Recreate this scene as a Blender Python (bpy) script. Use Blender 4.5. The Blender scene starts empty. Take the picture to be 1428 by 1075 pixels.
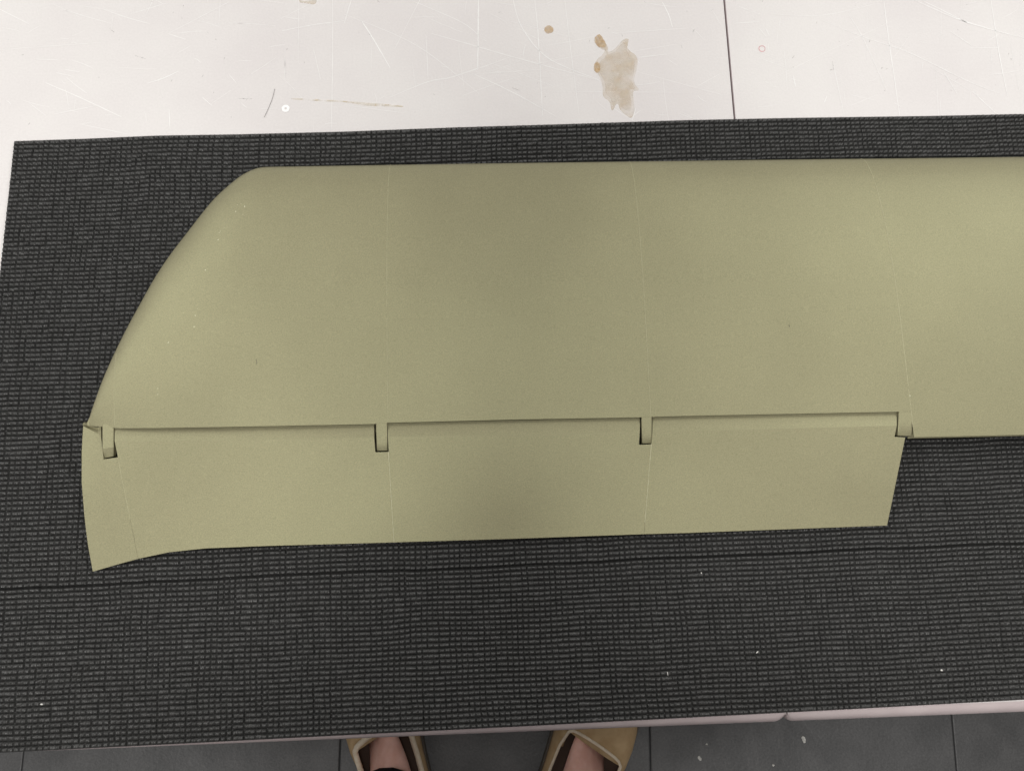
import bpy, bmesh, math, random
import numpy as np
from mathutils import Vector, Matrix

S = bpy.context.scene
C = S.collection
rad = math.radians

# ------------------------------------------------------------------ camera
CAM_H = 0.785                      # lens height above the table top (table top is z = 0)
FPX = 1100.0                       # focal length in pixels of a 1428 pixel wide picture
pp, rr, qq = rad(10.195), rad(-2.12), rad(-1.8885)
ROT = (Matrix.Rotation(pp, 3, 'X') @ Matrix.Rotation(qq, 3, 'Y') @ Matrix.Rotation(rr, 3, 'Z'))
cd = bpy.data.cameras.new('camera')
cam = bpy.data.objects.new('camera', cd); C.objects.link(cam)
cam.matrix_world = Matrix.Translation((0, 0, CAM_H)) @ ROT.to_4x4()
cd.sensor_fit = 'HORIZONTAL'; cd.sensor_width = 36.0; cd.lens = 36.0 * FPX / 1428.0
cd.clip_start = 0.02; cd.clip_end = 50
S.camera = cam

# ------------------------------------------------------------------ room light
w = bpy.data.worlds.new("World"); S.world = w; w.use_nodes = True
bg = w.node_tree.nodes['Background']
bg.inputs[0].default_value = (1.0, 0.975, 0.95, 1); bg.inputs[1].default_value = 0.20

def area(name, loc, target, sx, sy, power, col):
    l = bpy.data.lights.new(name, 'AREA'); l.shape = 'RECTANGLE'; l.size = sx; l.size_y = sy
    l.energy = power; l.color = col
    o = bpy.data.objects.new(name, l); C.objects.link(o); o.location = loc
    d = Vector(target) - Vector(loc); o.rotation_euler = d.to_track_quat('-Z', 'Y').to_euler()
    return o
area('ceiling_lamp', (1.70, 1.20, 1.75), (1.70, 1.20, 0), 1.2, 2.2, 41, (1.0, 0.985, 0.95))
area('ceiling_lamp', (-1.70, 1.10, 1.75), (-1.70, 1.10, 0), 1.2, 2.2, 38, (1.0, 0.985, 0.95))
area('ceiling_lamp', (-0.11, -0.77, 1.75), (-0.11, -0.77, 0), 0.32, 0.32, 19, (1.0, 0.98, 0.945))
area('ceiling_lamp', (-0.02, 0.20, 1.75), (-0.02, 0.20, 0), 0.22, 0.22, 5.5, (1.0, 0.985, 0.95))
area('ceiling_lamp', (-0.12, -1.00, 1.75), (-0.12, -1.00, 0), 0.8, 0.8, 5, (1.0, 0.975, 0.945))
S.view_settings.view_transform = 'Standard'; S.view_settings.look = 'None'
S.view_settings.exposure = 0.0; S.view_settings.gamma = 1.0

# ------------------------------------------------------------------ helpers
def P(u, v, z=0.0):
    """where the measured photo point (u, v) lies in the place when its height z is known"""
    d = ROT @ Vector((u - 714.0, -(v - 537.5), -FPX))
    t = (z - CAM_H) / d.z
    return Vector((d.x * t, d.y * t, z))

def tag(o, label=None, cat=None, group=None, kind=None):
    if label: o['label'] = label
    if cat: o['category'] = cat
    if group: o['group'] = group
    if kind: o['kind'] = kind
    return o

def empty(name, loc, rz=0.0):
    o = bpy.data.objects.new(name, None); C.objects.link(o)
    o.location = loc; o.rotation_euler = (0, 0, rz); o.empty_display_size = 0.05
    return o

def link(name, me, mat, parent=None, smooth=True, angle=35):
    if mat and not me.materials: me.materials.append(mat)
    if smooth:
        me.polygons.foreach_set('use_smooth', [True] * len(me.polygons))
        if angle: me.set_sharp_from_angle(angle=rad(angle))
    o = bpy.data.objects.new(name, me); C.objects.link(o)
    if parent:
        o.parent = parent
        bpy.context.view_layer.update()
        o.matrix_parent_inverse = parent.matrix_world.inverted()
    return o

def from_bm(name, bm, mat, parent=None, smooth=True, angle=35):
    bmesh.ops.recalc_face_normals(bm, faces=bm.faces)
    me = bpy.data.meshes.new(name); bm.to_mesh(me); bm.free()
    return link(name, me, mat, parent, smooth, angle)

def add_loft(bm, rings, cap0=True, cap1=True, closed=True):
    vs = [[bm.verts.new(p) for p in r] for r in rings]
    n = len(rings[0]); m = n if closed else n - 1
    for a, b in zip(vs, vs[1:]):
        for i in range(m):
            j = (i + 1) % n
            bm.faces.new((a[i], a[j], b[j], b[i]))
    if cap0: bm.faces.new(vs[0])
    if cap1: bm.faces.new(list(reversed(vs[-1])))
    return vs

def add_box(bm, c, s, rot=None):
    m = Matrix.Translation(c) @ (rot.to_4x4() if rot else Matrix()) @ Matrix.Diagonal((s[0], s[1], s[2], 1))
    return bmesh.ops.create_cube(bm, size=1, matrix=m)['verts']

def add_tube(bm, pts, r, n=8, cap=True):
    pts = [Vector(p) for p in pts]; rings = []
    rs = r if isinstance(r, (list, tuple)) else [r] * len(pts)
    up = Vector((0, 0, 1))
    for i, p in enumerate(pts):
        t = (pts[min(i + 1, len(pts) - 1)] - pts[max(i - 1, 0)]).normalized()
        a = t.cross(up)
        if a.length < 1e-4: a = t.cross(Vector((1, 0, 0)))
        a.normalize(); b = t.cross(a)
        rings.append([p + (a * math.cos(2 * math.pi * k / n) + b * math.sin(2 * math.pi * k / n)) * rs[i] for k in range(n)])
    add_loft(bm, rings, cap, cap)

def interp(x, xs, ys):
    return float(np.interp(x, xs, ys))

def spline(xs, ys, n):
    """Catmull-Rom resampling of a polyline given as two lists"""
    pts = list(zip(xs, ys)); out = []
    for i in range(len(pts) - 1):
        p0 = pts[max(i - 1, 0)]; p1 = pts[i]; p2 = pts[i + 1]; p3 = pts[min(i + 2, len(pts) - 1)]
        for k in range(n):
            t = k / n
            out.append(tuple(0.5 * (2 * p1[j] + (p2[j] - p0[j]) * t + (2 * p0[j] - 5 * p1[j] + 4 * p2[j] - p3[j]) * t * t
                                    + (-p0[j] + 3 * p1[j] - 3 * p2[j] + p3[j]) * t ** 3) for j in (0, 1)))
    out.append(pts[-1])
    return [p[0] for p in out], [p[1] for p in out]

# ------------------------------------------------------------------ materials
def mat(name, col, rough=0.5, spec=0.5, col2=None, nscale=20.0, ndetail=4.0, contrast=(0.35, 0.65), bump=None, alpha=None, grain=None, sss=0, stretch=None):
    m = bpy.data.materials.new(name); m.use_nodes = True
    nt = m.node_tree; N = nt.nodes; L = nt.links
    b = N['Principled BSDF']
    b.inputs['Roughness'].default_value = rough
    b.inputs['Specular IOR Level'].default_value = spec
    tc = N.new('ShaderNodeTexCoord')
    vec = tc.outputs['Object']
    if stretch:
        mp = N.new('ShaderNodeMapping'); mp.inputs['Scale'].default_value = stretch
        L.new(vec, mp.inputs['Vector']); vec = mp.outputs['Vector']
    src = None
    if col2:
        n = N.new('ShaderNodeTexNoise'); n.inputs['Scale'].default_value = nscale; n.inputs['Detail'].default_value = ndetail
        L.new(vec, n.inputs['Vector'])
        r = N.new('ShaderNodeValToRGB')
        r.color_ramp.elements[0].position = contrast[0]; r.color_ramp.elements[1].position = contrast[1]
        r.color_ramp.elements[0].color = (*col, 1); r.color_ramp.elements[1].color = (*col2, 1)
        L.new(n.outputs['Fac'], r.inputs['Fac']); src = r.outputs['Color']
    else:
        b.inputs['Base Color'].default_value = (*col, 1)
    if grain:                                   # fine speckle in the paint: (scale, darkest, lightest)
        g = N.new('ShaderNodeTexNoise'); g.inputs['Scale'].default_value = grain[0]; g.inputs['Detail'].default_value = 2
        L.new(tc.outputs['Object'], g.inputs['Vector'])
        mr = N.new('ShaderNodeMapRange'); mr.inputs['From Min'].default_value = 0.3; mr.inputs['From Max'].default_value = 0.7
        mr.inputs['To Min'].default_value = grain[1]; mr.inputs['To Max'].default_value = grain[2]
        L.new(g.outputs['Fac'], mr.inputs['Value'])
        mx = N.new('ShaderNodeMix'); mx.data_type = 'RGBA'; mx.blend_type = 'MULTIPLY'; mx.inputs['Factor'].default_value = 1
        if src: L.new(src, mx.inputs['A'])
        else: mx.inputs['A'].default_value = (*col, 1)
        cc = N.new('ShaderNodeCombineColor')
        for k in range(3): L.new(mr.outputs['Result'], cc.inputs[k])
        L.new(cc.outputs['Color'], mx.inputs['B']); src = mx.outputs['Result']
    if src: L.new(src, b.inputs['Base Color'])
    if bump:                                    # list of (scale, distance, detail)
        prev = None
        for sc, dist, det in bump:
            n = N.new('ShaderNodeTexNoise'); n.inputs['Scale'].default_value = sc; n.inputs['Detail'].default_value = det
            L.new(vec, n.inputs['Vector'])
            bp = N.new('ShaderNodeBump'); bp.inputs['Distance'].default_value = dist; bp.inputs['Strength'].default_value = 1
            L.new(n.outputs['Fac'], bp.inputs['Height'])
            if prev: L.new(prev.outputs['Normal'], bp.inputs['Normal'])
            prev = bp
        L.new(prev.outputs['Normal'], b.inputs['Normal'])
    if alpha:                                   # ragged see-through film: (scale, low, high)
        n = N.new('ShaderNodeTexNoise'); n.inputs['Scale'].default_value = alpha[0]; n.inputs['Detail'].default_value = 5
        L.new(vec, n.inputs['Vector'])
        mr = N.new('ShaderNodeMapRange'); mr.inputs['From Min'].default_value = 0.3; mr.inputs['From Max'].default_value = 0.7
        mr.inputs['To Min'].default_value = alpha[1]; mr.inputs['To Max'].default_value = alpha[2]
        L.new(n.outputs['Fac'], mr.inputs['Value']); L.new(mr.outputs['Result'], b.inputs['Alpha'])
    if sss:
        b.inputs['Subsurface Weight'].default_value = sss; b.inputs['Subsurface Radius'].default_value = (0.01, 0.004, 0.002)
    return m

M = {}
M['paint'] = mat('olive_paint', (0.230, 0.213, 0.135), 0.47, 0.85, (0.250, 0.232, 0.147), 9, 3, grain=(1000, 0.83, 1.17), bump=[(1400, 0.00012, 2)])
M['paint'].node_tree.nodes['Principled BSDF'].inputs['Specular Tint'].default_value = (0.96, 1.0, 0.58, 1)
M['paint_pale'] = mat('pale_bare_edge', (0.39, 0.37, 0.24), 0.6, 0.4)
M['paint_bare'] = mat('bare_joint', (0.50, 0.48, 0.32), 0.6, 0.4)
M['chip'] = mat('rubbed_paint', (0.62, 0.60, 0.45), 0.7, 0.3)
M['mat'] = mat('black_foam', (0.026, 0.026, 0.0252), 0.42, 0.55, (0.034, 0.0338, 0.0328), 420, 3, bump=[(520, 0.0005, 2)], stretch=(1, 0.38, 1))
M['table'] = mat('white_plastic', (0.685, 0.662, 0.65), 0.42, 0.25, (0.645, 0.615, 0.61), 7, 6, bump=[(500, 0.00008, 3)], grain=(420, 0.97, 1.02))
M['rim'] = mat('pinkish_table_edge', (0.54, 0.468, 0.47), 0.45, 0.35, (0.49, 0.42, 0.425), 30, 4, bump=[(200, 0.0002, 3)])
M['scratch'] = mat('scratch_white', (0.82, 0.81, 0.80), 0.42, 0.25)
M['scuff'] = mat('grey_scuff', (0.42, 0.40, 0.38), 0.6, 0.3, alpha=(300, -0.1, 0.5))
M['stain'] = mat('brown_stain', (0.66, 0.55, 0.42), 0.5, 0.4, (0.69, 0.62, 0.52), 90, 4, alpha=(60, 0.12, 0.50))
M['streak'] = mat('tan_streak', (0.66, 0.57, 0.40), 0.5, 0.4, alpha=(90, -0.1, 0.6))
M['stain_dark'] = mat('dark_brown_stain', (0.50, 0.33, 0.17), 0.5, 0.4, (0.62, 0.48, 0.32), 260, 4, alpha=(200, 0.3, .85))
M['pink'] = mat('pink_ink', (0.72, 0.40, 0.42), 0.6, 0.3, alpha=(300, 0.35, 1.0))
M['white_ring'] = mat('white_ring', (0.88, 0.88, 0.87), 0.6, 0.3)
M['hair'] = mat('dark_hair', (0.10, 0.09, 0.08), 0.5, 0.5)
M['lint'] = mat('white_crumb', (0.62, 0.61, 0.58), 0.8, 0.2)
M['tile'] = mat('dark_floor', (0.098, 0.098, 0.099), 0.5, 0.45, (0.128, 0.127, 0.128), 14, 6, bump=[(160, 0.0012, 4), (30, 0.002, 2)], grain=(300, 0.85, 1.15))
M['joint'] = mat('floor_joint', (0.06, 0.06, 0.062), 0.8, 0.2)
M['steel'] = mat('grey_steel', (0.35, 0.35, 0.36), 0.4, 0.5)
M['skin'] = mat('skin', (0.82, 0.50, 0.42), 0.5, 0.4, (0.74, 0.41, 0.33), 60, 4, bump=[(400, 0.0003, 3)], sss=0.15)
M['suede'] = mat('tan_suede', (0.46, 0.31, 0.165), 0.9, 0.15, (0.55, 0.39, 0.225), 50, 5, bump=[(900, 0.0008, 3)])
M['lining'] = mat('cream_lining', (0.76, 0.64, 0.49), 0.9, 0.15, (0.84, 0.73, 0.58), 120, 5, bump=[(700, 0.0010, 3)])
M['sole'] = mat('rubber_sole', (0.10, 0.085, 0.07), 0.7, 0.3)
M['insole'] = mat('dark_insole', (0.11, 0.075, 0.06), 0.9, 0.1)
M['trouser'] = mat('dark_trousers', (0.014, 0.014, 0.018), 0.9, 0.1, (0.020, 0.020, 0.025), 200, 3, bump=[(1200, 0.0005, 2)])
M['shirt'] = mat('dark_shirt', (0.03, 0.03, 0.035), 0.9, 0.1, (0.04, 0.04, 0.045), 100, 3)
M['hairs'] = mat('brown_hair', (0.05, 0.035, 0.025), 0.7, 0.3)
M['phone'] = mat('black_phone', (0.015, 0.015, 0.017), 0.3, 0.5)
random.seed(4); rng = np.random.default_rng(7)

# ------------------------------------------------------------------ floor
FZ = -0.74
floor = empty('floor', (0, 0, FZ)); floor['kind'] = 'structure'
bm = bmesh.new(); add_box(bm, (0, 0, FZ - 0.014), (9, 9, 0.02)); from_bm('floor_base', bm, M['joint'], floor, False)
pitch = 0.5625; frot = Matrix.Rotation(rad(-2.8), 3, 'Z')
fo = P(1331, 1040, FZ)
bm = bmesh.new(); add_box(bm, (0, 0, -0.004), (pitch - 0.0022, pitch - 0.0022, 0.008)); bmesh.ops.bevel(bm, geom=bm.edges[:], offset=0.002, segments=2, affect='EDGES', profile=0.5)
tile_me = bpy.data.meshes.new('tile'); bm.to_mesh(tile_me); bm.free()
tile_me.materials.append(M['tile'])
k = 0
for i in range(-4, 3):
    for j in range(-3, 2):
        p = fo + frot @ Vector(((i + 0.5) * pitch, (j + 0.2) * pitch, 0))
        t = bpy.data.objects.new('tile', tile_me); C.objects.link(t); t.parent = floor
        t.location = (p.x, p.y, random.uniform(-0.0006, 0.0006)); t.rotation_euler = (0, 0, rad(-2.8))

# ------------------------------------------------------------------ two plastic tables
TB = rad(-0.626)
TR = Matrix.Rotation(TB, 3, 'Z')
SEAM = 0.2759; EDGE = -0.1915
def make_table(x0, x1, label):
    depth = 0.86
    root = empty('table', TR @ Vector(((x0 + x1) / 2, EDGE + depth / 2, FZ)), TB)
    tag(root, label, 'table', 'white tables pushed together')
    bm = bmesh.new()
    r = 0.016; nz = 8; t = 0.045
    # rounded plan outline, rolled over edge
    def outline(inset):
        pts = []
        cr = 0.009
        for cx, cy, a0 in ((x1 - cr, EDGE + cr, -90), (x1 - cr, EDGE + depth - cr, 0), (x0 + cr, EDGE + depth - cr, 90), (x0 + cr, EDGE + cr, 180)):
            for k in range(7):
                a = rad(a0 + 15 * k)
                pts.append((cx + (cr - inset * .05) * math.cos(a), cy + max(cr - inset, -.008) * math.sin(a)))
        return pts
    rings = []
    for k in range(nz + 1):
        a = math.pi / 2 * k / nz
        ins = r * (1 - math.cos(math.pi / 2 - a)) if False else r * (1 - math.sin(a))
        z = -r * (1 - math.cos(a))
        rings.append([TR @ Vector((x, y, z)) for x, y in outline(ins)])
    rings.append([TR @ Vector((x, y, -t + 0.004)) for x, y in outline(0)])
    rings.append([TR @ Vector((x, y, -t)) for x, y in outline(0.004)])
    add_loft(bm, rings)
    bm.normal_update()
    tt = from_bm('tabletop', bm, M['table'], root, True, 40); tt.data.materials.append(M['rim'])
    for p_ in tt.data.polygons:                      # the rolled edge takes a pinker, darker colour
        if len(p_.vertices) == 4 and p_.center.z < -.0003: p_.material_index = 1
    for sx in (x0 + 0.12, x1 - 0.12):
        for sy in (EDGE + 0.22, EDGE + depth - 0.08):
            bm = bmesh.new()
            a = TR @ Vector((sx, sy, -t)); b = TR @ Vector((sx, sy, FZ))
            add_tube(bm, [a, b], 0.0125, 12)
            from_bm('leg', bm, M['steel'], root)
    bm = bmesh.new()
    for sy in (EDGE + 0.22, EDGE + depth - 0.08):
        add_tube(bm, [TR @ Vector((x0 + 0.12, sy, -t - 0.02)), TR @ Vector((x1 - 0.12, sy, -t - 0.02))], 0.011, 10)
    from_bm('rail', bm, M['steel'], root)
    return root
table_l = make_table(SEAM - 0.0004 - 1.5, SEAM - 0.0004, 'scratched white plastic table with brown stain, left of the thin table seam')
table_r = make_table(SEAM + 0.0004, SEAM + 0.0004 + 1.5, 'white plastic table with small pink ring, right of the thin table seam')

def ribbon(bm, pts, wid, z):
    """thin flat streak lying on a surface; pts are world xy points"""
    n = len(pts)
    A = []; B = []
    for i, p in enumerate(pts):
        t = (pts[min(i + 1, n - 1)] - pts[max(i - 1, 0)]); t.z = 0; t.normalize()
        s = Vector((-t.y, t.x, 0)); k = i / (n - 1)
        ww = wid * 0.5 * (0.35 + 0.65 * math.sin(math.pi * (0.08 + 0.84 * k))) * random.uniform(0.75, 1.25)
        j = s * random.uniform(-0.15, 0.15) * wid
        A.append(bm.verts.new((p.x + s.x * ww + j.x, p.y + s.y * ww + j.y, z)))
        B.append(bm.verts.new((p.x - s.x * ww + j.x, p.y - s.y * ww + j.y, z)))
    for i in range(n - 1): bm.faces.new((A[i], A[i + 1], B[i + 1], B[i]))

def px_line(pts, n=14):
    us, vs = spline([p[0] for p in pts], [p[1] for p in pts], n)
    return [P(u, v) for u, v in zip(us, vs)]

# zoomed readings -> photo pixels
Z1 = lambda x, y: (x / 2.975, y / 2.975)
Z2 = lambda x, y: (480 + x / 2.975, y / 2.975)
Z3 = lambda x, y: (948 + x / 2.975, y / 2.975)
scr_l = [([Z1(190, 345), Z1(330, 405), Z1(505, 487)], 1.0), ([Z1(612, 347), Z1(680, 325), Z1(740, 297)], 1.1), ([Z1(1170, 130), Z1(1300, 105), Z1(1428, 88)], 1.0),
         ([Z1(430, 40), Z1(530, 75), Z1(620, 100)], .8), ([Z1(695, 140), Z1(770, 165)], .8), ([Z1(1380, 0), Z1(1380, 250), Z1(1375, 540)], .7),
         ([Z1(1240, 0), Z1(1237, 260)], .5), ([Z1(702, 455), Z1(705, 530)], .8), ([Z1(225, 475), Z1(400, 440)], .6), ([Z1(0, 208), Z1(420, 178)], .5),
         ([Z1(700, 140), Z1(950, 10)], .6), ([Z1(0, 40), Z1(120, 100)], .7), ([Z1(150, 247), Z1(240, 250)], .6), ([Z1(840, 405), Z1(880, 440)], .8),
         ([Z1(950, 310), Z1(980, 345)], .7), ([Z1(1300, 200), Z1(1330, 330)], .6), ([Z1(540, 60), Z1(690, 15)], .7), ([Z1(270, 290), Z1(330, 300)], .8),
         ([Z2(557, 0), Z2(556, 130), Z2(554, 292)], 1.6), ([Z2(70, 85), Z2(125, 170), Z2(190, 283)], 1.3), ([Z2(360, 140), Z2(520, 185), Z2(690, 235), Z2(1060, 335)], 1.0),
         ([Z2(700, 0), Z2(740, 120), Z2(850, 245), Z2(1055, 332)], 1.1), ([Z2(790, 0), Z2(805, 150), Z2(823, 480)], 1.0), ([Z2(190, 405), Z2(350, 340), Z2(460, 318), Z2(690, 238)], .9),
         ([Z2(530, 305), Z2(700, 385), Z2(880, 485)], .9), ([Z2(0, 60), Z2(300, 190), Z2(560, 390)], .6), ([Z2(270, 0), Z2(480, 90), Z2(560, 150)], .7),
         ([Z2(915, 0), Z2(940, 210), Z2(975, 480)], .7), ([Z2(1320, 10), Z2(1345, 60), Z2(1362, 115)], 1.2), ([Z2(1100, 140), Z2(1428, 118)], .6),
         ([Z2(1220, 240), Z2(1340, 226)], .8), ([Z2(820, 380), Z2(1428, 385)], .5), ([Z2(340, 150), Z2(348, 330)], .7), ([Z2(0, 100), Z2(30, 0)], .9),
         ([Z2(520, 310), Z2(820, 290)], .6), ([Z2(1210, 450), Z2(1195, 500)], .9), ([Z2(690, 90), Z2(960, 160)], .5), ([Z2(20, 440), Z2(250, 470)], .5)]
scr_r = [([Z3(970, 0), Z3(1180, 90), Z3(1428, 160)], 1.2), ([Z3(1000, 0), Z3(1210, 105)], 1.0), ([Z3(845, 0), Z3(870, 190), Z3(912, 480)], 1.1), ([Z3(1290, 0), Z3(1325, 230), Z3(1360, 400)], 1.1),
         ([Z3(580, 80), Z3(750, 150), Z3(950, 220), Z3(1200, 340), Z3(1330, 390)], .8), ([Z3(700, 60), Z3(760, 160), Z3(860, 380)], .7), ([Z3(230, 98), Z3(330, 92)], .8),
         ([Z3(1215, 382), Z3(1310, 470)], 1.1), ([Z3(1095, 300), Z3(1150, 390)], .8), ([Z3(470, 315), Z3(480, 360)], 1.2), ([Z3(610, 400), Z3(600, 425)], 1.1),
         ([Z3(380, 60), Z3(590, 65), Z3(800, 20)], .6), ([Z3(330, 120), Z3(360, 155)], .8), ([Z3(355, 118), Z3(372, 150)], .8), ([Z3(635, 260), Z3(680, 470)], .7), ([Z3(1120, 130), Z3(1210, 190)], .8)]
for root, lst, box in ((table_l, scr_l, (0, 1005, 0, 175)), (table_r, scr_r, (1030, 1428, 0, 155))):
    bm = bmesh.new()
    for pts, wd in lst: ribbon(bm, px_line(pts), wd * 0.00075, 0.00022)
    for _ in range(110 if box[1] < 1010 else 55):
        u = random.uniform(box[0], box[1]); v = random.uniform(-20, box[3])
        a = random.choice([random.gauss(0.05, .2), random.gauss(1.55, .12), random.gauss(0.45, .2), random.gauss(-.5, .3)]); ln = random.expovariate(1 / 30) + 6
        u2 = min(max(u + ln * math.cos(a), box[0]), box[1]); v2 = v + ln * math.sin(a)
        ribbon(bm, px_line([(u, v), ((u + u2) / 2 + random.uniform(-1, 1), (v + v2) / 2 + random.uniform(-1, 1)), (u2, v2)], 6), random.uniform(.25, .55) * 0.00085, 0.00018)
    o = from_bm('scratch_marks', bm, M['scratch'], root, False); o['kind'] = 'stuff'
    bm = bmesh.new()
    for _ in range(40 if box[1] < 1010 else 26):
        u = random.uniform(box[0], box[1]); v = random.uniform(0, box[3]); a = random.uniform(0, 3.1); ln = random.uniform(1, 5)
        ribbon(bm, px_line([(u, v), (u + ln * math.cos(a), v + ln * math.sin(a))], 4), random.uniform(.5, 1.3) * 0.0008, 0.00026)
    if box[1] < 1010: extra = [[Z1(455, 122), Z1(475, 136)], [Z1(560, 232), Z1(605, 246)], [Z2(695, 365), Z2(735, 380)], [Z1(985, 410), Z1(1050, 412)], [Z2(1020, 165), Z2(1015, 180)]]
    else: extra = [[Z3(632, 255), Z3(640, 295)], [Z3(130, 45), Z3(140, 40)], [Z3(465, 245), Z3(475, 232)], [Z3(1150, 122), Z3(1165, 135)]]
    for e in extra: ribbon(bm, px_line(e, 6), 0.0008, 0.0003)
    o = from_bm('scuff_marks', bm, M['scuff'], root, False); o['kind'] = 'stuff'

def patch(name, pts, m, parent, z, jit=0.4):
    us, vs = spline([p[0] for p in pts] + [pts[0][0]], [p[1] for p in pts] + [pts[0][1]], 5)
    bm = bmesh.new()
    ring = [bm.verts.new(P(u + random.uniform(-jit, jit), v + random.uniform(-jit, jit), z)) for u, v in zip(us[:-1], vs[:-1])]
    bm.faces.new(ring); bmesh.ops.triangulate(bm, faces=bm.faces[:])
    return from_bm(name, bm, m, parent, False)
blob = [(1060, 145), (1085, 180), (1090, 215), (1120, 205), (1158, 165), (1180, 165), (1175, 200), (1215, 240), (1213, 290), (1203, 340), (1222, 375), (1198, 385), (1205, 450), (1190, 490), (1150, 462),
        (1132, 432), (1112, 460), (1100, 425), (1075, 400), (1070, 350), (1052, 305), (1036, 292), (1042, 258), (1070, 228), (1080, 205), (1045, 185), (1037, 160)]
patch('brown_stain', [Z2(*p) for p in blob], M['stain'], table_l, 0.00034)
patch('brown_stain', [Z2(1132 + (x - 1132) * .86 + random.uniform(-4, 4), 305 + (y - 305) * .88 + random.uniform(-4, 4)) for x, y in blob], M['stain'], table_l, 0.00040)
patch('brown_stain', [Z2(850 + 20 * math.cos(a) * random.uniform(.85, 1.1), 124 + 17 * math.sin(a) * random.uniform(.85, 1.1)) for a in np.linspace(0, 5.9, 11)], M['stain_dark'], table_l, 0.00034)
patch('brown_stain', [Z2(x, y) for x, y in ((1040, 155), (1060, 143), (1078, 168), (1086, 190), (1068, 198), (1046, 188))], M['stain_dark'], table_l, 0.00046)
patch('brown_stain', [Z2(x, y) for x, y in ((1036, 270), (1050, 258), (1062, 275), (1058, 300), (1042, 300))], M['stain_dark'], table_l, 0.00046)
patch('brown_stain', [Z1(x, y) for x, y in ((1240, 0), (1270, 4), (1310, -2), (1305, 18), (1270, 14), (1245, 12))], M['stain'], table_l, 0.00034)
patch('brown_streak', [Z1(1210, 408), Z1(1300, 412), Z1(1428, 420), Z2(100, 428), Z2(210, 436), Z2(240, 444), Z2(100, 440), Z1(1428, 425), Z1(1300, 419), Z1(1215, 413)], M['streak'], table_l, 0.00036, .2)
def ring_mark(name, u, v, r0, r1, m, parent, z):
    bm = bmesh.new(); c = P(u, v, z); n = 28; A = []; B = []
    for k in range(n):
        a = 2 * math.pi * k / n; d = Vector((math.cos(a), math.sin(a), 0)); jj = random.uniform(-.0002, .0002)
        A.append(bm.verts.new(c + d * (r0 + jj))); B.append(bm.verts.new(c + d * (r1 + jj)))
    for k in range(n): bm.faces.new((A[k], B[k], B[(k + 1) % n], A[(k + 1) % n]))
    return from_bm(name, bm, m, parent, False)
ring_mark('pink_ring', *Z3(341, 203), 0.0030, 0.0039, M['pink'], table_r, 0.0004)
ring_mark('white_ring', *Z1(1185, 451), 0.0014, 0.0042, M['white_ring'], table_l, 0.0004)

us, vs = spline(*zip(*[Z1(1140, 370), Z1(1128, 415), Z1(1108, 462), Z1(1096, 487)]), 6)
bm = bmesh.new(); add_tube(bm, [P(u, v, 0.0006) for u, v in zip(us, vs)], 0.00018, 6)
tag(from_bm('hair_strand', bm, M['hair'], None), 'short dark curved hair lying on the white table above the mat', 'hair')

# ------------------------------------------------------------------ the black mat
MT = 0.0050
top_px = [(19.2, 196.6), (117.6, 193.3), (215, 189), (336, 187), (480, 183.3), (631, 177.5), (772, 173.4), (954, 167.4), (1116, 164), (1284, 161.7), (1428, 159)]
bot_px = [(0, 1049.5), (240, 1037.5), (480, 1025), (720, 1013), (960, 1000.5), (1200, 988), (1428, 975.5)]
tw = [P(u, v, MT * .7) for u, v in top_px]; bw = [P(u, v, MT * .7) for u, v in bot_px]
XL0, XR = -0.478, 0.72
lefts = [P(19.2, 196.6, MT * .7), P(1.7, 360, MT * .7)]
def top_y(x): return np.interp(x, [p.x for p in tw] + [XR], [p.y for p in tw] + [tw[-1].y + .001])
def bot_y(x): return np.interp(x, [XL0 - .1] + [p.x for p in bw] + [XR], [bw[0].y] + [p.y for p in bw] + [bw[-1].y])
def left_x(y):
    a, b = lefts
    k = (y - b.y) / (a.y - b.y)
    return b.x + (a.x - b.x) * np.clip(k, -1.2, 1.3)
crw = P(480, 802, MT).y; vc = (crw - bot_y(0.0)) / (top_y(0.0) - bot_y(0.0))
cell_u, cell_v = 0.0053, 0.0049
NU, NV = int(1.20 / cell_u), 124
SU, SV = 6, 6
nu, nv = NU * SU + 1, NV * SV + 1
print('mat grid', nu, nv)
gu = np.linspace(0, NU, nu); gv = np.linspace(0, NV, nv)
U, V = np.meshgrid(gu, gv)
def lattice(ny, nx, amp): return rng.normal(0, amp, (ny, nx))
def smooth_noise(U, V, fu, fv, amp):
    g = lattice(int(NV * fv) + 4, int(NU * fu) + 4, 1.0)
    x = U * fu; y = V * fv; xi = x.astype(int); yi = y.astype(int); fx = x - xi; fy = y - yi
    fx = fx * fx * (3 - 2 * fx); fy = fy * fy * (3 - 2 * fy)
    return amp * ((g[yi, xi] * (1 - fx) + g[yi, xi + 1] * fx) * (1 - fy) + (g[yi + 1, xi] * (1 - fx) + g[yi + 1, xi + 1] * fx) * fy)
Ui = np.clip(np.floor(U + 1e-9).astype(int), 0, NU - 1); Vi = np.clip(np.floor(V + 1e-9).astype(int), 0, NV - 1)
fu_ = U - np.floor(U + 1e-9); fv_ = V - np.floor(V + 1e-9)
JX = smooth_noise(U, V, .45, .45, .045) + smooth_noise(U, V, .12, .12, .10) + smooth_noise(U, V, .03, .9, .05)
JY = smooth_noise(U, V, .45, .45, .035) + smooth_noise(U, V, .1, .1, .10)
cellamp = 1 + rng.normal(0, .075, (NV, NU))
colgap = np.clip(np.repeat(rng.normal(.56, .11, (NV // 5 + 2, NU)), 5, 0)[:NV] + rng.normal(0, .08, (NV, NU)), .2, 1.0); rowgap = np.clip(rng.normal(.92, .05, (NV, NU // 4 + 2)), .7, 1.0)
row = np.abs(np.sin(np.pi * fv_)) ** 0.55
col = np.abs(np.sin(np.pi * fu_)) ** 0.55
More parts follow.
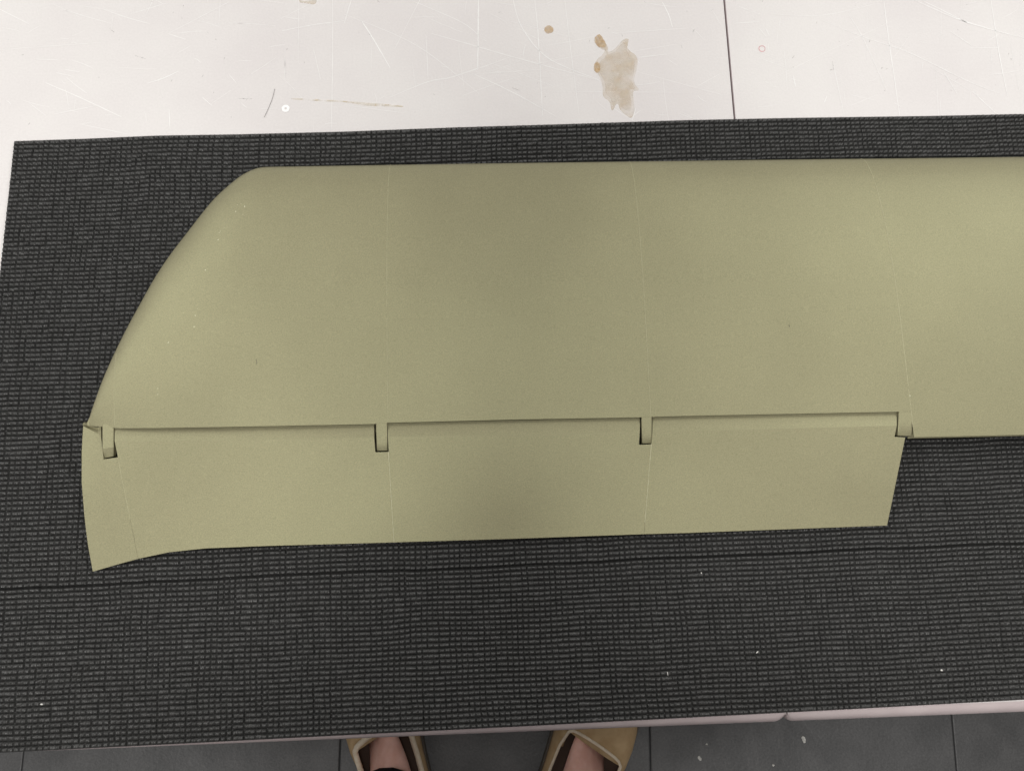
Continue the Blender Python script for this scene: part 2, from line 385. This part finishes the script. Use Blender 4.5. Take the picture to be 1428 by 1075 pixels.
bead = (1 - rowgap[Vi, Ui // 4] * (1 - row)) * (1 - colgap[Vi, Ui] * (1 - col)) * cellamp[Vi, Ui]
h = bead * (1 - .10 * np.exp(-((fu_ - .5) / .1) ** 2) * rng.uniform(0, 2, (NV, NU))[Vi, Ui])
Hh = 0.0033 * h + 0.0017 + 0.00012 * smooth_noise(U, V, 1.7, 1.7, 1) + 0.0003 * smooth_noise(U, V, .06, .08, 1)
vrow = round(vc * NV)                                            # the pressed line that runs along the mat
dv = V - vrow                                                     # one gap between two rows is pressed open
Hh = np.where(np.abs(dv) < .05, .0002, np.where(np.abs(dv) < .2, Hh * .62, Hh))
Hh = np.clip(Hh, 0.00025, 0.0066)
xa = XL0 + (XR - XL0) * (U / NU)
yb = bot_y(xa); yt = top_y(xa)
Y = yb + (yt - yb) * (V / NV)
lx = left_x(Y)
X = lx + (XR - lx) * (U / NU)
yb = bot_y(X); yt = top_y(X); Y = yb + (yt - yb) * (V / NV)
X = X + JX * cell_u * np.clip(U / 4, .15, 1); Y = Y + JY * cell_v * np.clip(np.minimum(V, NV - V) / 4, 0, 1)
edge = np.minimum(np.minimum(U, NU - U), np.minimum(V, NV - V))
Hh = np.where(edge < 1e-6, np.maximum(Hh * .6, .0026), Hh)
co = np.stack([X, Y, Hh], -1).reshape(-1, 3)
idx = np.arange(nu * nv).reshape(nv, nu)
quads = np.stack([idx[:-1, :-1], idx[:-1, 1:], idx[1:, 1:], idx[1:, :-1]], -1).reshape(-1, 4)
# rim down to the table
loop = np.concatenate([idx[0, :], idx[1:, -1], idx[-1, -2::-1], idx[-2:0:-1, 0]])
low = co[loop].copy(); low[:, 2] = 0.0004
base = len(co); co = np.concatenate([co, low]); nl = len(loop)
li = np.arange(nl); lj = (li + 1) % nl
quads = np.concatenate([quads, np.stack([loop[lj], loop[li], base + li, base + lj], -1)])
me = bpy.data.meshes.new('mat')
me.vertices.add(len(co)); me.vertices.foreach_set('co', co.ravel().astype(np.float32))
me.loops.add(quads.size); me.loops.foreach_set('vertex_index', quads.ravel().astype(np.int32))
me.polygons.add(len(quads)); me.polygons.foreach_set('loop_start', np.arange(0, quads.size, 4, dtype=np.int32))
me.polygons.foreach_set('use_smooth', np.zeros(len(quads), bool))
me.update(calc_edges=True)
tag(link('mat', me, M['mat'], None, False), 'black knobbly non-slip foam mat spread over the white tables under the wing', 'mat')

# ------------------------------------------------------------------ the wing
Z4 = lambda x, y: (x / 2.975, 360 + y / 2.975)
Z6 = lambda x, y: (948 + x / 2.975, 360 + y / 2.975)
ZC = 0.0125
T_ = [0, .004, .012, .03, .06, .11, .19, .3, .42, .55, .75, 1.0, 1.1]
TOP = [0, .0042, .0076, .0122, .0165, .0213, .0256, .0286, .0293, .0284, .0241, .0172, .0142]
BOT = [0, -.0022, -.0036, -.0050, -.0060, -.0068, -.0074, -.0076, -.0074, -.0064, -.0040, .0004, .0020]
tsx, tsy = spline(T_, TOP, 6); bsx, bsy = spline(T_, BOT, 6)
le_px = [(124, 591.5), (125, 588.6), (137.8, 553.3), (151, 519.7), (168, 482.7), (185, 449), (201.7, 418.8), (218.5, 388.6), (237, 359.8), (252, 339.5), (269, 317.6), (285.7, 295.8), (302.5, 275.6), (322.7, 257), (339.5, 244),
         (356, 236), (369.7, 233.3), (400, 232.6), (480, 231.3), (640, 228.8), (880, 225.6), (1120, 222.6), (1285, 220.8), (1428, 219), (1700, 215.5)]
us, vs = spline([p[0] for p in le_px], [p[1] for p in le_px], 6)
LE = [P(u, v, ZC + .002) for u, v in zip(us, vs)]
hin_px = [(100, 591), (124, 592.3), (143, 593.8), (160, 596), (215, 596.2), (302, 595.3), (480, 592), (522, 591), (540, 589.4), (715, 585), (893, 581.8), (948, 580), (1252, 574), (1300, 573)]
HIN = [P(u, v, ZC + .0172) for u, v in hin_px]
ROOT = [P(u, v, ZC + .0145) for u, v in ((1274, 609.5), (1428, 606), (1700, 599))]
le_x = [p.x for p in LE]; le_y = [p.y for p in LE]
def LEy(x): return interp(x, le_x, le_y)
def HINy(x): return interp(x, [p.x for p in HIN], [p.y for p in HIN])
FULL = 0.262
def station(xh, yh, xl, tmax=1.0, n=46):
    """one chordwise cut of the wing from the leading edge (xl) to the hinge line (xh, yh)"""
    yl = LEy(xl); ch = yl - yh
    g = max(0.04, min(1.0, ch / FULL)) ** 0.62
    tz = max(0.0, 1 - ch / FULL) * 0.003
    tt = [0.5 * (1 - math.cos(math.pi * (k / n))) * .55 + (k / n) ** 1.6 * .45 for k in range(n + 1)]
    top = []; bot = []
    for t in tt:
        x = xl + (xh - xl) * t; y = yl + (yh - yl) * t
        top.append(Vector((x, y, ZC + tz + g * interp(t * tmax, tsx, tsy))))
        bot.append(Vector((x, y, ZC + tz + g * interp(t * tmax, bsx, bsy))))
    # cove in the rear wall, open towards the aileron
    rear = [top[-1] + Vector((0, 0.0, -.0012)), (top[-1] * .75 + bot[-1] * .25) + Vector((0, .006, 0)), (top[-1] * .3 + bot[-1] * .7) + Vector((0, .007, 0))]
    return top + rear + list(reversed(bot[1:])), top

wing = empty('model_wing', (0.1, 0.2, MT))
tag(wing, 'matt olive green model aircraft wing with rounded tip and hinged aileron on black mat', 'model wing')
seam_le = [(545, 231), (877, 226), (1199, 222)]
seam_h = [(541, 590), (907.5, 581), (1273, 574)]
sx_h = [P(u, v, ZC + .017).x for u, v in seam_h]; sx_l = [P(u, v, ZC + .002).x for u, v in seam_le]
xtip = le_x[0] + .0004; x0 = P(161, 596, .022).x
def dxl(xh): return interp(xh, [x0, sx_h[0], sx_h[1], sx_h[2]], [0, sx_l[0] - sx_h[0], sx_l[1] - sx_h[1], sx_l[2] - sx_h[2]])
edges = [(xtip, x0, 26, 'wing_tip'), (x0, sx_h[0], 60, 'wing_section'), (sx_h[0], sx_h[1], 26, 'wing_section'), (sx_h[1], sx_h[2], 26, 'wing_section')]
seam_paths = []
for a, b, n, nm in edges:
    bm = bmesh.new(); rings = []
    for k in range(n + 1):
        xh = a + (b - a) * k / n
        r, top = station(xh, HINy(xh), xh + dxl(xh)); rings.append(r)
    add_loft(bm, rings); from_bm(nm, bm, M['paint'], wing, True, 40)
    seam_paths.append(top)
bm = bmesh.new(); rings = []
xr0 = ROOT[0].x + .0006; xle0 = sx_l[2]
for k in range(27):
    f_ = k / 26; xh = xr0 + (ROOT[2].x - xr0) * f_; yh = interp(xh, [p.x for p in ROOT], [p.y for p in ROOT])
    xl = xle0 + .0002 + (ROOT[2].x - xle0) * f_
    r, top = station(xh, yh, xl, 1.10)
    rings.append(r)
    if k == 0: root_top = top
add_loft(bm, rings); from_bm('wing_section', bm, M['paint'], wing, True, 40)

def bead(path, r, gaps, parent, t0=0.02, t1=1.0, lift=0.0, name='seam_bead', stuff=None):
    """thin broken glue line that stands along a joint"""
    bm = bmesh.new(); pts = path[int(len(path) * t0):max(3, int(len(path) * t1))]
    dense = []
    for p, q in zip(pts, pts[1:]):
        m = max(2, int((q - p).length / 0.0015))
        dense += [p.lerp(q, k / m) for k in range(m)]
    dense.append(pts[-1]); i = 0
    while i < len(dense) - 2:
        ln = random.randint(4, 26)
        seg = dense[i:i + ln + 1]
        if len(seg) > 1 and random.random() > gaps:
            add_tube(bm, [p + Vector((random.uniform(-1, 1) * .00012, 0, lift)) for p in seg], [r * random.uniform(.5, 1.25) for _ in seg], 6)
        i += ln
    if not bm.verts: bm.free(); return
    o = from_bm(name, bm, stuff or M['paint_pale'], parent); o['kind'] = 'stuff'; return o
bead(seam_paths[0], .00022, .15, wing, .3, .98)
bead(seam_paths[1], .00024, .1, wing)
bead(seam_paths[2], .00028, .05, wing)
bead(root_top, .00038, .03, wing, .03, .97)

# ---- aileron: measured in the photo, lifted to its heights
te_px = [(129.4, 796.7), (161, 787.5), (191.6, 779), (235, 769.8), (285.7, 764.4), (370, 761), (480, 758), (550, 756), (715, 751), (897, 744.6), (960, 742.8), (1237, 732.5)]
def TEv(u): return interp(u, [p[0] for p in te_px], [p[1] for p in te_px])
cr_px = [(116, 594), (138, 605.4), (141, 611), (161, 614.8), (300, 614), (480, 611.4), (540, 609), (893, 602.6), (1251, 593.6), (1266, 593.2)]
def CRv(u): return interp(u, [p[0] for p in cr_px], [p[1] for p in cr_px])
def HINv(u): return interp(u, [p[0] for p in hin_px], [p[1] for p in hin_px])
def zcrease(u): return interp(u, [114, 160, 300, 520], [.0205, .0235, .0270, .0290])
def zte(u): return interp(u, [128, 200, 330], [.0095, .0110, .0115])
def aileron_section(name, uL, uN, uR, tL, tR, notch_v, left_curve=None):
    """uL..uR along the crease, notch from uN to uR down to notch_v; tL, tR trailing-edge ends"""
    def pix(s, wv):
        u0 = uL + (uR - uL) * s; v0 = CRv(u0)
        u1 = tL + (tR - tL) * s; v1 = TEv(u1)
        u = u0 + (u1 - u0) * wv; v = v0 + (v1 - v0) * wv
        if left_curve:
            lu = interp(wv, [c[0] for c in left_curve], [c[1] for c in left_curve])
            u += (lu - (uL + (tL - uL) * wv)) * (1 - s) ** 2
        return u, v
    def zt(s, wv):
        u0 = uL + (uR - uL) * s; u1 = tL + (tR - tL) * s
        a = zcrease(u0); b = zte(u1)
        return a + (b - a) * wv + 0.0012 * math.sin(math.pi * wv)
    def zb(s, wv):
        return 0.0095 + (.0075 - .0095) * wv
    bm = bmesh.new(); nS = max(6, int((uN - uL) / 9)); sn = (uN - uL) / (uR - uL)
    W = [k / 18 for k in range(19)]
    def ring(s, w0, nose):
        top = []; bot = []
        for wv in W:
            ww = w0 + (1 - w0) * wv
            u, v = pix(s, ww); z = zt(s, ww)
            p = P(u, v, z); top.append(p); bot.append(Vector((p.x, p.y, zb(s, ww))))
        fr = []
        if nose:
            u0 = uL + (uR - uL) * s; z0 = zcrease(u0)
            if u0 < 141: vg = interp(u0, [116, 124, 143], [593.6, 596.5, 600])
            else: vg = HINv(u0) + 2.2
            vcr = CRv(u0)
            for k_, dz in ((.72, -.0005), (.4, -.0014), (.12, -.0026), (0, -.0031)):
                fr.append(P(u0, vg + (vcr - vg) * k_, z0 + dz * (1.7 if u0 < 141 else 1.25)))
            fr.reverse()
            p = fr[0]
            fr = [Vector((p.x, p.y - .001, .0100)), Vector((p.x, p.y + .003, .0145)), Vector((p.x, p.y + .0045, z0 - .0095)), Vector((p.x, p.y + .0032, z0 - .0055)), Vector((p.x, p.y + .0014, z0 - .0040))] + fr
        return fr + top + list(reversed(bot))
    add_loft(bm, [ring(sn * k / nS, 0.0, True) for k in range(nS + 1)])
    # the strip beside the notch begins lower down
    rs = []
    for k in range(5):
        s = sn + (1 - sn) * k / 4
        u0 = uL + (uR - uL) * s
        nv_ = notch_v[0] + (notch_v[1] - notch_v[0]) * k / 4
        w0 = (nv_ - CRv(u0)) / (TEv(tL + (tR - tL) * s) - CRv(u0))
        rs.append(ring(s, w0, False))
    add_loft(bm, rs, False, True)
    o = from_bm(name, bm, M['paint'], ail, True, 14)
    last = rs[-1][:19]
    return o, last
ail = from_bm('aileron', (lambda b: (add_tube(b, [P(150, 603, .0155), P(530, 600, .0155), P(1255, 585, .0155)], .0022, 10), b)[1])(bmesh.new()), M['paint'], wing)
lc = [(0, 116), (.17, 114), (.38, 113.8), (.61, 117.6), (.8, 122), (1, 129.4)]
secs = []
secs.append(aileron_section('aileron_tip', 116, 141, 159.5, 129.4, 192.5, (640.5, 637.5), lc))
secs.append(aileron_section('aileron_section', 159.8, 521.8, 540.6, 192.7, 549.4, (630.5, 630)))
secs.append(aileron_section('aileron_section', 540.9, 892.3, 909.6, 549.6, 898, (620, 619.5)))
secs.append(aileron_section('aileron_section', 909.9, 1250.5, 1265.8, 898.2, 1237, (609, 610)))
# hinge fingers of the wing that reach into the notches
def finger(u0, u1, v1, bend=False, vtop=None, du=0):
    bm = bmesh.new(); rings = []
    um = (u0 + u1) / 2; v0 = HINv(um) - 3 if vtop is None else vtop
    zl = ZC + interp(um, [120, 160, 300, 520], [.0085, .0110, .0148, .0172]) - .0002
    n = 14
    for k in range(n + 1):
        f_ = k / n; v = v0 + (v1 - v0) * f_
        if bend: z = zl - .0008 * f_ - (max(0, f_ - .72) / .28) * .0050
        else: z = zl - .0016 * f_ - .0040 * max(0, (f_ - .5) / .5) ** 2.2
        sl = (du * f_)
        a = P(u0 + sl, v + (1.5 if bend else 0) * f_ , z); b = P(u1 + sl * .4, v - (2 if bend else 0) * f_, z)
        e = (b - a) * .06
        rings.append([a + Vector((0, 0, -.0004)), a + e, b - e, b + Vector((0, 0, -.0004)), Vector((b.x, b.y, z - .006)), Vector((a.x, a.y, z - .006))])
    add_loft(bm, rings); from_bm('hinge_tab', bm, M['paint'], wing, True, 22)
finger(142.5, 158.2, 638, True, None, 0)
finger(524, 539.8, 628.3, False, None, 1.5)
finger(894.6, 909.0, 618.0, False, None, .8)
finger(1254, 1272.5, 607.5, False, None, -2)
# thin joints of the aileron
bead(secs[0][1], .00022, .1, ail, .05, 1)
bead(secs[1][1], .00040, .03, ail, .02, 1, .0002, stuff=M['paint_bare'])
bead(secs[2][1], .00036, .06, ail, .02, 1, .0002, stuff=M['paint_bare'])

# little rubbed spots and a few dark fibres on the paint
def wing_z(u, v):
    z = .03
    for _ in range(4):
        p = P(u, v, z); yl = LEy(p.x); yh = HINy(p.x); ch = yl - yh
        g = max(.04, min(1, ch / FULL)) ** .62; t = min(1, max(0, (yl - p.y) / ch))
        z = ZC + max(0.0, 1 - ch / FULL) * 0.003 + g * interp(t, tsx, tsy)
    return z
bm = bmesh.new()
spots = [(Z1(1015, 857), 2.2), (Z1(978, 878), 1.8), (Z1(1008, 890), 1.2), (Z1(910, 965), 1.3), (Z1(905, 995), 2.0), (Z1(915, 960), 1.2), (Z1(985, 850), 1.1), (Z4(852, 50), 2.0), (Z4(810, 238), 1.8), (Z4(800, 225), 1.0),
         (Z4(805, 285), 1.9), (Z4(698, 350), 1.9), (Z4(655, 540), 1.5), (Z4(655, 565), 1.4), (Z4(760, 228), .9), (Z6(955, 570), 2.0), (Z4(820, 210), .9), (Z1(1000, 845), 1.0), (Z1(930, 945), .9), (Z6(450, 130), .8), (Z6(620, 330), .8)]
for (u, v), d in spots:
    z = wing_z(u, v) + .00025; c = P(u, v, z)
    m_ = Matrix.Translation(c) @ Matrix.Rotation(random.uniform(0, 3), 4, 'Z') @ Matrix.Diagonal((1.3, .8, .25, 1))
    bmesh.ops.create_icosphere(bm, subdivisions=1, radius=d * .00030, matrix=m_)
o = from_bm('rubbed_spots', bm, M['chip'], wing); o['kind'] = 'stuff'
for (a, b) in ((Z4(1062, 418), Z4(1064, 440)), (Z6(453, 275), Z6(455, 287))):
    bm = bmesh.new(); add_tube(bm, [P(*a, wing_z(*a) + .0004), P((a[0] + b[0]) / 2 + .4, (a[1] + b[1]) / 2, wing_z(*a) + .0005), P(*b, wing_z(*b) + .0004)], .00016, 6)
    u = a[0]
    lab = 'short dark fibre on the left half of the olive wing' if u < 600 else ('tiny dark fibre near the front edge of the olive wing' if u > 1200 else ('tiny dark fibre on the olive wing, left of the right seam' if u > 1000 else 'tiny dark fibre right of the middle of the olive wing'))
    tag(from_bm('fibre', bm, M['hair'], None), lab, 'fibre', 'dark fibres on the wing')

# ------------------------------------------------------------------ crumbs
crumbs = [((58, 981.5), 5, 2.4, 0.1, MT, 'white crumb on the black mat by its left front corner'), 
          ((978, 798.5), 3, 2, 1.4, MT, 'white crumb on the mat just below the aileron and the pressed line'), ((1056, 909), 6, 2, -.7, MT, 'thin white sliver on the right half of the mat'),
          ((1313, 934), 4, 3.4, .3, MT, 'round white crumb on the mat near the right edge of the photo'), ((931, 939), 8, 1.4, 1.45, MT, 'pale thread end standing on the mat above the right slipper')]
def crumb(uv, ln, wd, a, z, label, group, cat='crumb'):
    bm = bmesh.new(); c = P(uv[0], uv[1], z + .0008); sc = (CAM_H - z) / FPX
    bmesh.ops.create_icosphere(bm, subdivisions=2, radius=.5, matrix=Matrix.Translation(c) @ Matrix.Rotation(-a, 4, 'Z') @ Matrix.Diagonal((ln * sc * .7, wd * sc * .7, wd * sc * .4, 1)))
    for vv in bm.verts: vv.co += Vector((random.uniform(-1, 1), random.uniform(-1, 1), random.uniform(-1, 1))) * wd * sc * .14
    tag(from_bm('crumb', bm, M['lint'], None, True, 30), label, cat, group)
for uv, ln, wd, a, z, label in crumbs: crumb(uv, ln, wd, a, z, label, 'pale crumbs on the black mat')
for uv, ln, wd, a, label in (((1121, 1031), 14, 6, 1.2, 'largest white paper scrap on the dark floor beyond the table edge'), ((976, 1057), 9, 5, .9, 'white scrap on the dark floor right of the right slipper'),
                             ((1078.5, 1066.5), 5, 4, .2, 'small tan speck on the dark floor at the bottom of the photo'), ((985.5, 1037), 4, 3, .2, 'tiny white speck on the dark floor close to the table edge')):
    crumb(uv, ln, wd, a, FZ + .0012, label, 'scraps on the floor', 'scrap')

# ------------------------------------------------------------------ the person standing at the table
person = empty('person', (-0.04, -0.47, FZ))
tag(person, 'person standing at the table edge in tan slippers and dark trousers, bare insteps showing', 'person')

def slipper(toe_dir, centre, wd, skew, lin):
    """tan slipper with cream lining: local x across, y towards the toe, topline at y = 0"""
    d = Vector((toe_dir[0], toe_dir[1], 0)).normalized(); s = Vector((d.y, -d.x, 0))
    def L(x, y, z): return Vector((centre.x, centre.y, FZ)) + s * x + d * y + Vector((0, 0, z))
    def K(x, y, z): return L(x, y - skew * x, z)
    ys = [-.165, -.158, -.14, -.11, -.07, -.03, 0.0, .03, .06, .085, .105, .118, .124]
    wf = [.22, .50, .74, .84, .88, .95, 1.0, 1.0, .95, .82, .62, .38, .12]
    root = None
    # sole
    bm = bmesh.new(); rings = []
    for y, w_ in zip(ys, wf):
        a = wd / 2 * w_ * 1.03
        rings.append([L(-a, y, .003), L(-a, y, .022), L(a, y, .022), L(a, y, .003)])
    add_loft(bm, rings); root = from_bm('slipper', bm, M['sole'], person, True, 30)
    # upper: closed over the toes, open behind the topline
    hts = [.055, .058, .060, .060, .064, .076, .085, .081, .071, .060, .048, .040, .034]
    op = [0, .40, .55, .60, .60, .56, .46, .0, 0, 0, 0, 0, 0]
    bm = bmesh.new(); n = 20
    rings = []
    for i, (y, w_, h_) in enumerate(zip(ys, wf, hts)):
        a = wd / 2 * w_; r_ = []
        for k in range(n + 1):
            th = math.pi * k / n
            cx = -math.cos(th); sn_ = math.sin(th)
            x = a * math.copysign(abs(cx) ** .75, cx); z = .020 + (h_ - .020) * sn_ ** .75
            r_.append(K(x, y, z))
        rings.append(r_)
    vs_ = [[bm.verts.new(p) for p in r_] for r_ in rings]
    # opening: leave out the middle faces behind the topline
    for i in range(len(rings) - 1):
        for k in range(n):
            mid = abs((k + .5) / n - .5)
            o_ = (op[i] + op[i + 1]) / 2 if i > 0 else 0
            if i < 6 and mid < o_ * .5: continue
            bm.faces.new((vs_[i][k], vs_[i][k + 1], vs_[i + 1][k + 1], vs_[i + 1][k]))
    up = from_bm('upper', bm, M['suede'], root, True, 60)
    sm = up.modifiers.new('thickness', 'SOLIDIFY'); sm.thickness = .004; sm.offset = -1
    # binding along the opening
    pts = []
    def edge_pt(i, side):
        kk = .5 + side * (op[i] * .5); th = math.pi * kk; y, a, h_ = ys[i], wd / 2 * wf[i], hts[i]
        cx = -math.cos(th)
        return K(a * math.copysign(abs(cx) ** .75, cx), y, .020 + (h_ - .020) * math.sin(th) ** .75 + .001)
    for i in range(6, 0, -1): pts.append(edge_pt(i, -1))
    for i in range(1, 7): pts.append(edge_pt(i, 1))
    front = [K(wd / 2 * .66 * math.cos(t_), .004 + .006 * math.sin(t_), .0735 + .0115 * math.sin(t_)) for t_ in np.linspace(0.25, math.pi - .25, 7)]
    pts += front; pts.append(pts[0])
    bm = bmesh.new(); add_tube(bm, pts, lin, 10); from_bm('lining', bm, M['lining'], root)
    bm = bmesh.new(); rings = []
    for y, w_ in zip(ys, wf):
        a = wd / 2 * w_ * .93
        rings.append([L(-a, y, .0225), L(-a, y, .026), L(a, y, .026), L(a, y, .0225)])
    add_loft(bm, rings); from_bm('insole', bm, M['insole'], root)
    return L

dl = (-math.sin(rad(17)), math.cos(rad(17))); dr = (math.sin(rad(27)), math.cos(rad(27)))
cl = P(529, 1024, FZ + .07); crr = P(829, 1043, FZ + .07)
LL = slipper(dl, cl, .128, -.25, .0048); LR = slipper(dr, crr, .142, .15, .0026)

# body: one skinned figure from slippered feet to head
nodes = []; eds = []
def nd(p, r, par=None):
    nodes.append((Vector(p), r)); i = len(nodes) - 1
    if par is not None: eds.append((par, i))
    return i
hipz = FZ + .90
pel = nd((-.04, -.60, hipz), (.15, .11))
sp1 = nd((-.04, -.585, hipz + .16), (.145, .105), pel); sp2 = nd((-.04, -.51, hipz + .32), (.16, .11), sp1); sp3 = nd((-.04, -.43, hipz + .46), (.13, .09), sp2)
nk = nd((-.04, -.345, hipz + .555), (.055, .055), sp3); hd = nd((-.035, -.27, hipz + .66), (.075, .09), nk); hd2 = nd((-.03, -.225, hipz + .755), (.07, .085), hd)
for L, sgn in ((LL, -1), (LR, 1)):
    a = L(0, -.125, .10); toe = L(0, .085, .036); mid = L(0, -.005, .042); ins = L(.010 if sgn > 0 else -.004, -.062, .066)
    hip = nd((-.04 + sgn * .095, -.60, hipz - .06), (.09, .09), pel)
    kn_p = Vector((hip and (a.x * .55 + (-.04 + sgn * .095) * .45), a.y + .02, FZ + .48))
    kn = nd(kn_p, (.058, .058), hip)
    cf = nd(a.lerp(kn_p, .62) + Vector((0, -.012, 0)), (.052, .052), kn)
    an = nd(a, (.036, .040), cf)
    i1 = nd(ins, (.068, .033), an); m1 = nd(mid + (LR(-.008, 0, 0) - LR(0, 0, 0) if sgn > 0 else Vector((0, 0, 0))), (.052, .015), i1); t1 = nd(toe, (.038, .011), m1)
for sgn in (-1, 1):
    sh = nd((-.04 + sgn * .19, -.46, hipz + .44), (.06, .06), sp3)
    el = nd((-.04 + sgn * .25, -.56, hipz + .17), (.042, .042), sh)
    wr = nd((-.04 + sgn * .26, -.53, hipz - .07), (.027, .024), el)
    pa = nd((-.04 + sgn * .255, -.515, hipz - .14), (.016, .036), wr)
    for q in range(4):
        y0 = -.545 + .021 * q; ln = (.030, .036, .038, .033)[q]
        b0 = nd((-.04 + sgn * .255, y0, hipz - .178), (.0085, .0085), pa)
        b1 = nd((-.04 + sgn * .248, y0 + .001, hipz - .178 - ln), (.008, .008), b0)
        nd((-.04 + sgn * .232, y0 + .002, hipz - .178 - ln * 1.75), (.007, .007), b1)
    th1 = nd((-.04 + sgn * .245, -.478, hipz - .145), (.011, .011), pa); nd((-.04 + sgn * .235, -.462, hipz - .185), (.009, .009), th1)
def skinned(name, nodes, eds, m):
    me = bpy.data.meshes.new(name)
    me.from_pydata([n_[0] for n_ in nodes], eds, [])
    o = bpy.data.objects.new(name, me); C.objects.link(o)
    o.modifiers.new('skin', 'SKIN')
    if not me.skin_vertices:
        bpy.context.view_layer.objects.active = o; bpy.ops.mesh.customdata_skin_add()
    for i, n_ in enumerate(nodes):
        sv = me.skin_vertices[0].data[i]; sv.radius = n_[1]; sv.use_root = (i == 0)
    o.modifiers.new('sub', 'SUBSURF').levels = 2
    me2 = bpy.data.meshes.new_from_object(o.evaluated_get(bpy.context.evaluated_depsgraph_get()))
    bpy.data.objects.remove(o); me2.name = name; me2.materials.clear()
    return link(name, me2, m, person, True, None)
skinned('body', nodes, eds, M['skin'])
nodes_b, nodes, eds = nodes, [], []
pel = nd((-.04, -.60, hipz + .02), (.165, .125)); nd((-.04, -.60, hipz + .10), (.158, .118), pel)
for L, sgn in ((LL, -1), (LR, 1)):
    a = L(0, -.080, .120); hx = -.04 + sgn * .10
    hip = nd((hx, -.60, hipz - .10), (.105, .11), pel)
    kn = nd((a.x * .55 + hx * .45, a.y + .01, FZ + .48), (.078, .080), hip)
    cf = nd((a.x * .8 + hx * .2, a.y, FZ + .28), (.066, .070), kn); nd(a, (.050, .058), cf)
skinned('trousers', nodes, eds, M['trouser'])
nodes, eds = [], []
s1 = nd((-.04, -.60, hipz - .10), (.20, .165)); s2 = nd((-.04, -.585, hipz + .16), (.165, .125), s1); s3 = nd((-.04, -.51, hipz + .32), (.18, .13), s2); s4 = nd((-.04, -.43, hipz + .46), (.15, .105), s3)
nd((-.04, -.385, hipz + .51), (.075, .07), s4)
for sgn in (-1, 1):
    sh = nd((-.04 + sgn * .19, -.46, hipz + .44), (.078, .078), s4); nd((-.04 + sgn * .235, -.53, hipz + .27), (.064, .064), sh)
skinned('shirt', nodes, eds, M['shirt'])
bm = bmesh.new(); bmesh.ops.create_uvsphere(bm, u_segments=24, v_segments=16, radius=1, matrix=Matrix.Translation((-.03, -.24, hipz + .755)) @ Matrix.Diagonal((.088, .105, .095, 1)))
bmesh.ops.delete(bm, geom=[f_ for f_ in bm.faces if f_.calc_center_median().z < hipz + .73 and f_.calc_center_median().y > -.225], context='FACES')
from_bm('hair', bm, M['hairs'], person)

bpy.context.view_layer.update()
